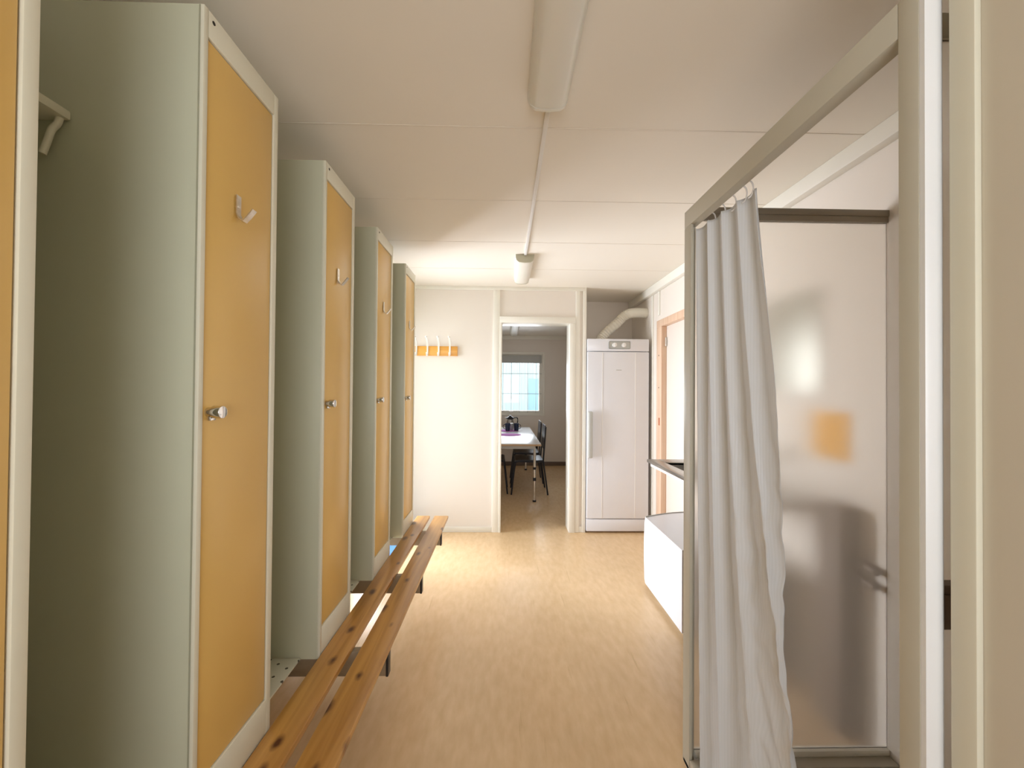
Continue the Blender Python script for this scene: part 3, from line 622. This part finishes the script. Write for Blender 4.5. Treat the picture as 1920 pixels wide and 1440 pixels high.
def make_chair():
    # origin at floor under the seat centre, facing -X, back at +X
    t = empty('dining_chair', (0.34, 5.30, 0)); cx, cy = 0.34, 5.30
    st = G(); b = bmesh.new(); NX = 8
    for s_ in range(1): pass
    st.prism([(cx - 0.20, 0.448), (cx - 0.185, 0.462), (cx - 0.10, 0.466), (cx + 0.08, 0.458), (cx + 0.18, 0.462), (cx + 0.19, 0.452), (cx + 0.08, 0.446), (cx - 0.10, 0.452), (cx - 0.18, 0.446)], 'Y', cy - 0.20, cy + 0.20, 0.002)
    b.free(); st.build('seat', M_BLACK, t)
    bk = G().prism([(cx + 0.185, 0.60), (cx + 0.205, 0.92), (cx + 0.217, 0.92), (cx + 0.197, 0.60)], 'Y', cy - 0.18, cy + 0.18, 0.003)
    bk.build('backrest', M_BLACK, t)
    for s_ in (-1, 1):
        y = cy + s_ * 0.185
        G().tube(smoothp([Vector(p) for p in ((cx + 0.245, y + s_ * 0.015, 0.0), (cx + 0.19, y, 0.40), (cx + 0.185, y, 0.48), (cx + 0.198, y, 0.66), (cx + 0.214, y, 0.90))], 5), 0.011, 10).build('leg', M_DMET, t)
        G().tube(smoothp([Vector(p) for p in ((cx - 0.24, y, 0.0), (cx - 0.195, y, 0.38), (cx - 0.17, y, 0.436), (cx - 0.05, y, 0.438), (cx + 0.185, y, 0.436))], 5), 0.011, 10).build('leg', M_DMET, t)
    for q in (0.186, -0.15): G().tube([(cx + q, cy - 0.18, 0.437), (cx + q, cy + 0.18, 0.437)], 0.009).build('crossbar', M_DMET, t)
    return t
ch = make_chair(); tag(ch, 'black stacking chair at the near right side of the dining table', 'chair', 'black chairs around the dining table')
c2 = copy_tree(ch); c2.location.y = 5.92; c2['label'] = 'black stacking chair on the right side of the table, nearer the window'
c3 = copy_tree(ch); c3.location = (-0.19, 5.34, 0); c3.rotation_euler.z = math.pi; c3['label'] = 'black stacking chair at the left side of the dining table, mostly behind the door frame'
def mat_round(name, x, y, lab):
    g = G().lathe((x, y, TZ), [(0.17, 0.0), (0.175, 0.0012), (0.17, 0.0025)], 48); o = g.build('placemat', M_PURP); tag(o, lab, 'placemat', 'purple placemats')
mat_round('placemat', 0.075, 5.62, 'round purple placemat nearer the doorway on the white table')
mat_round('placemat', 0.055, 6.20, 'round purple placemat beneath the mugs, farther along the table')
def mug(x, y, z, lab, s=1):
    t = empty('mug', (x, y, z)); tag(t, lab, 'mug', 'dark blue mugs')
    G().lathe((x, y, z), [(0.030, 0.0), (0.036, 0.004), (0.042, 0.115), (0.043, 0.12), (0.039, 0.12), (0.033, 0.012), (0.005, 0.010)]).build('cup', M_MUG, t)
    G().tube(smoothp([Vector(p) for p in ((x + s * 0.038, y, z + 0.10), (x + s * 0.066, y, z + 0.09), (x + s * 0.066, y, z + 0.045), (x + s * 0.036, y, z + 0.03))], 5), 0.005, 8).build('handle', M_MUG, t)
mug(0.055, 6.15, TZ + 0.0025, 'dark blue mug left of the sugar jar on the dining table', -1)
mug(0.195, 6.20, TZ + 0.0, 'dark blue mug right of the sugar jar on the dining table', 1)
jar = empty('sugar_jar', (0.125, 6.20, TZ)); tag(jar, 'small glass sugar jar between the two dark mugs', 'jar')
G().lathe((0.122, 6.235, TZ + 0.0025), [(0.024, 0.0), (0.027, 0.004), (0.027, 0.085), (0.02, 0.10), (0.006, 0.101)]).build('glass', M_GREYP, jar)
G().lathe((0.122, 6.235, TZ + 0.103), [(0.021, 0.0), (0.022, 0.012), (0.016, 0.016)]).build('lid', M_CHROME, jar)
cf = empty('coffee_pot', (0.10, 6.45, TZ)); tag(cf, 'coffee pot with black lid and curved handle behind the mugs', 'coffee pot')
G().lathe((0.10, 6.45, TZ), [(0.055, 0.0), (0.062, 0.006), (0.064, 0.10), (0.05, 0.15), (0.046, 0.165)]).build('body', M_STEEL, cf)
G().lathe((0.10, 6.45, TZ + 0.165), [(0.052, 0.0), (0.060, 0.012), (0.050, 0.035), (0.022, 0.050), (0.02, 0.062), (0.01, 0.066)]).build('lid', M_BLACK, cf)
G().tube(smoothp([Vector(p) for p in ((0.15, 6.45, TZ + 0.185), (0.205, 6.45, TZ + 0.195), (0.225, 6.45, TZ + 0.16), (0.218, 6.45, TZ + 0.08))], 6), 0.009, 8).build('handle', M_BLACK, cf)
G().prism([(0.045, TZ + 0.168), (0.010, TZ + 0.195), (0.045, TZ + 0.192)], 'Y', 6.435, 6.465, 0.001).build('spout', M_BLACK, cf)
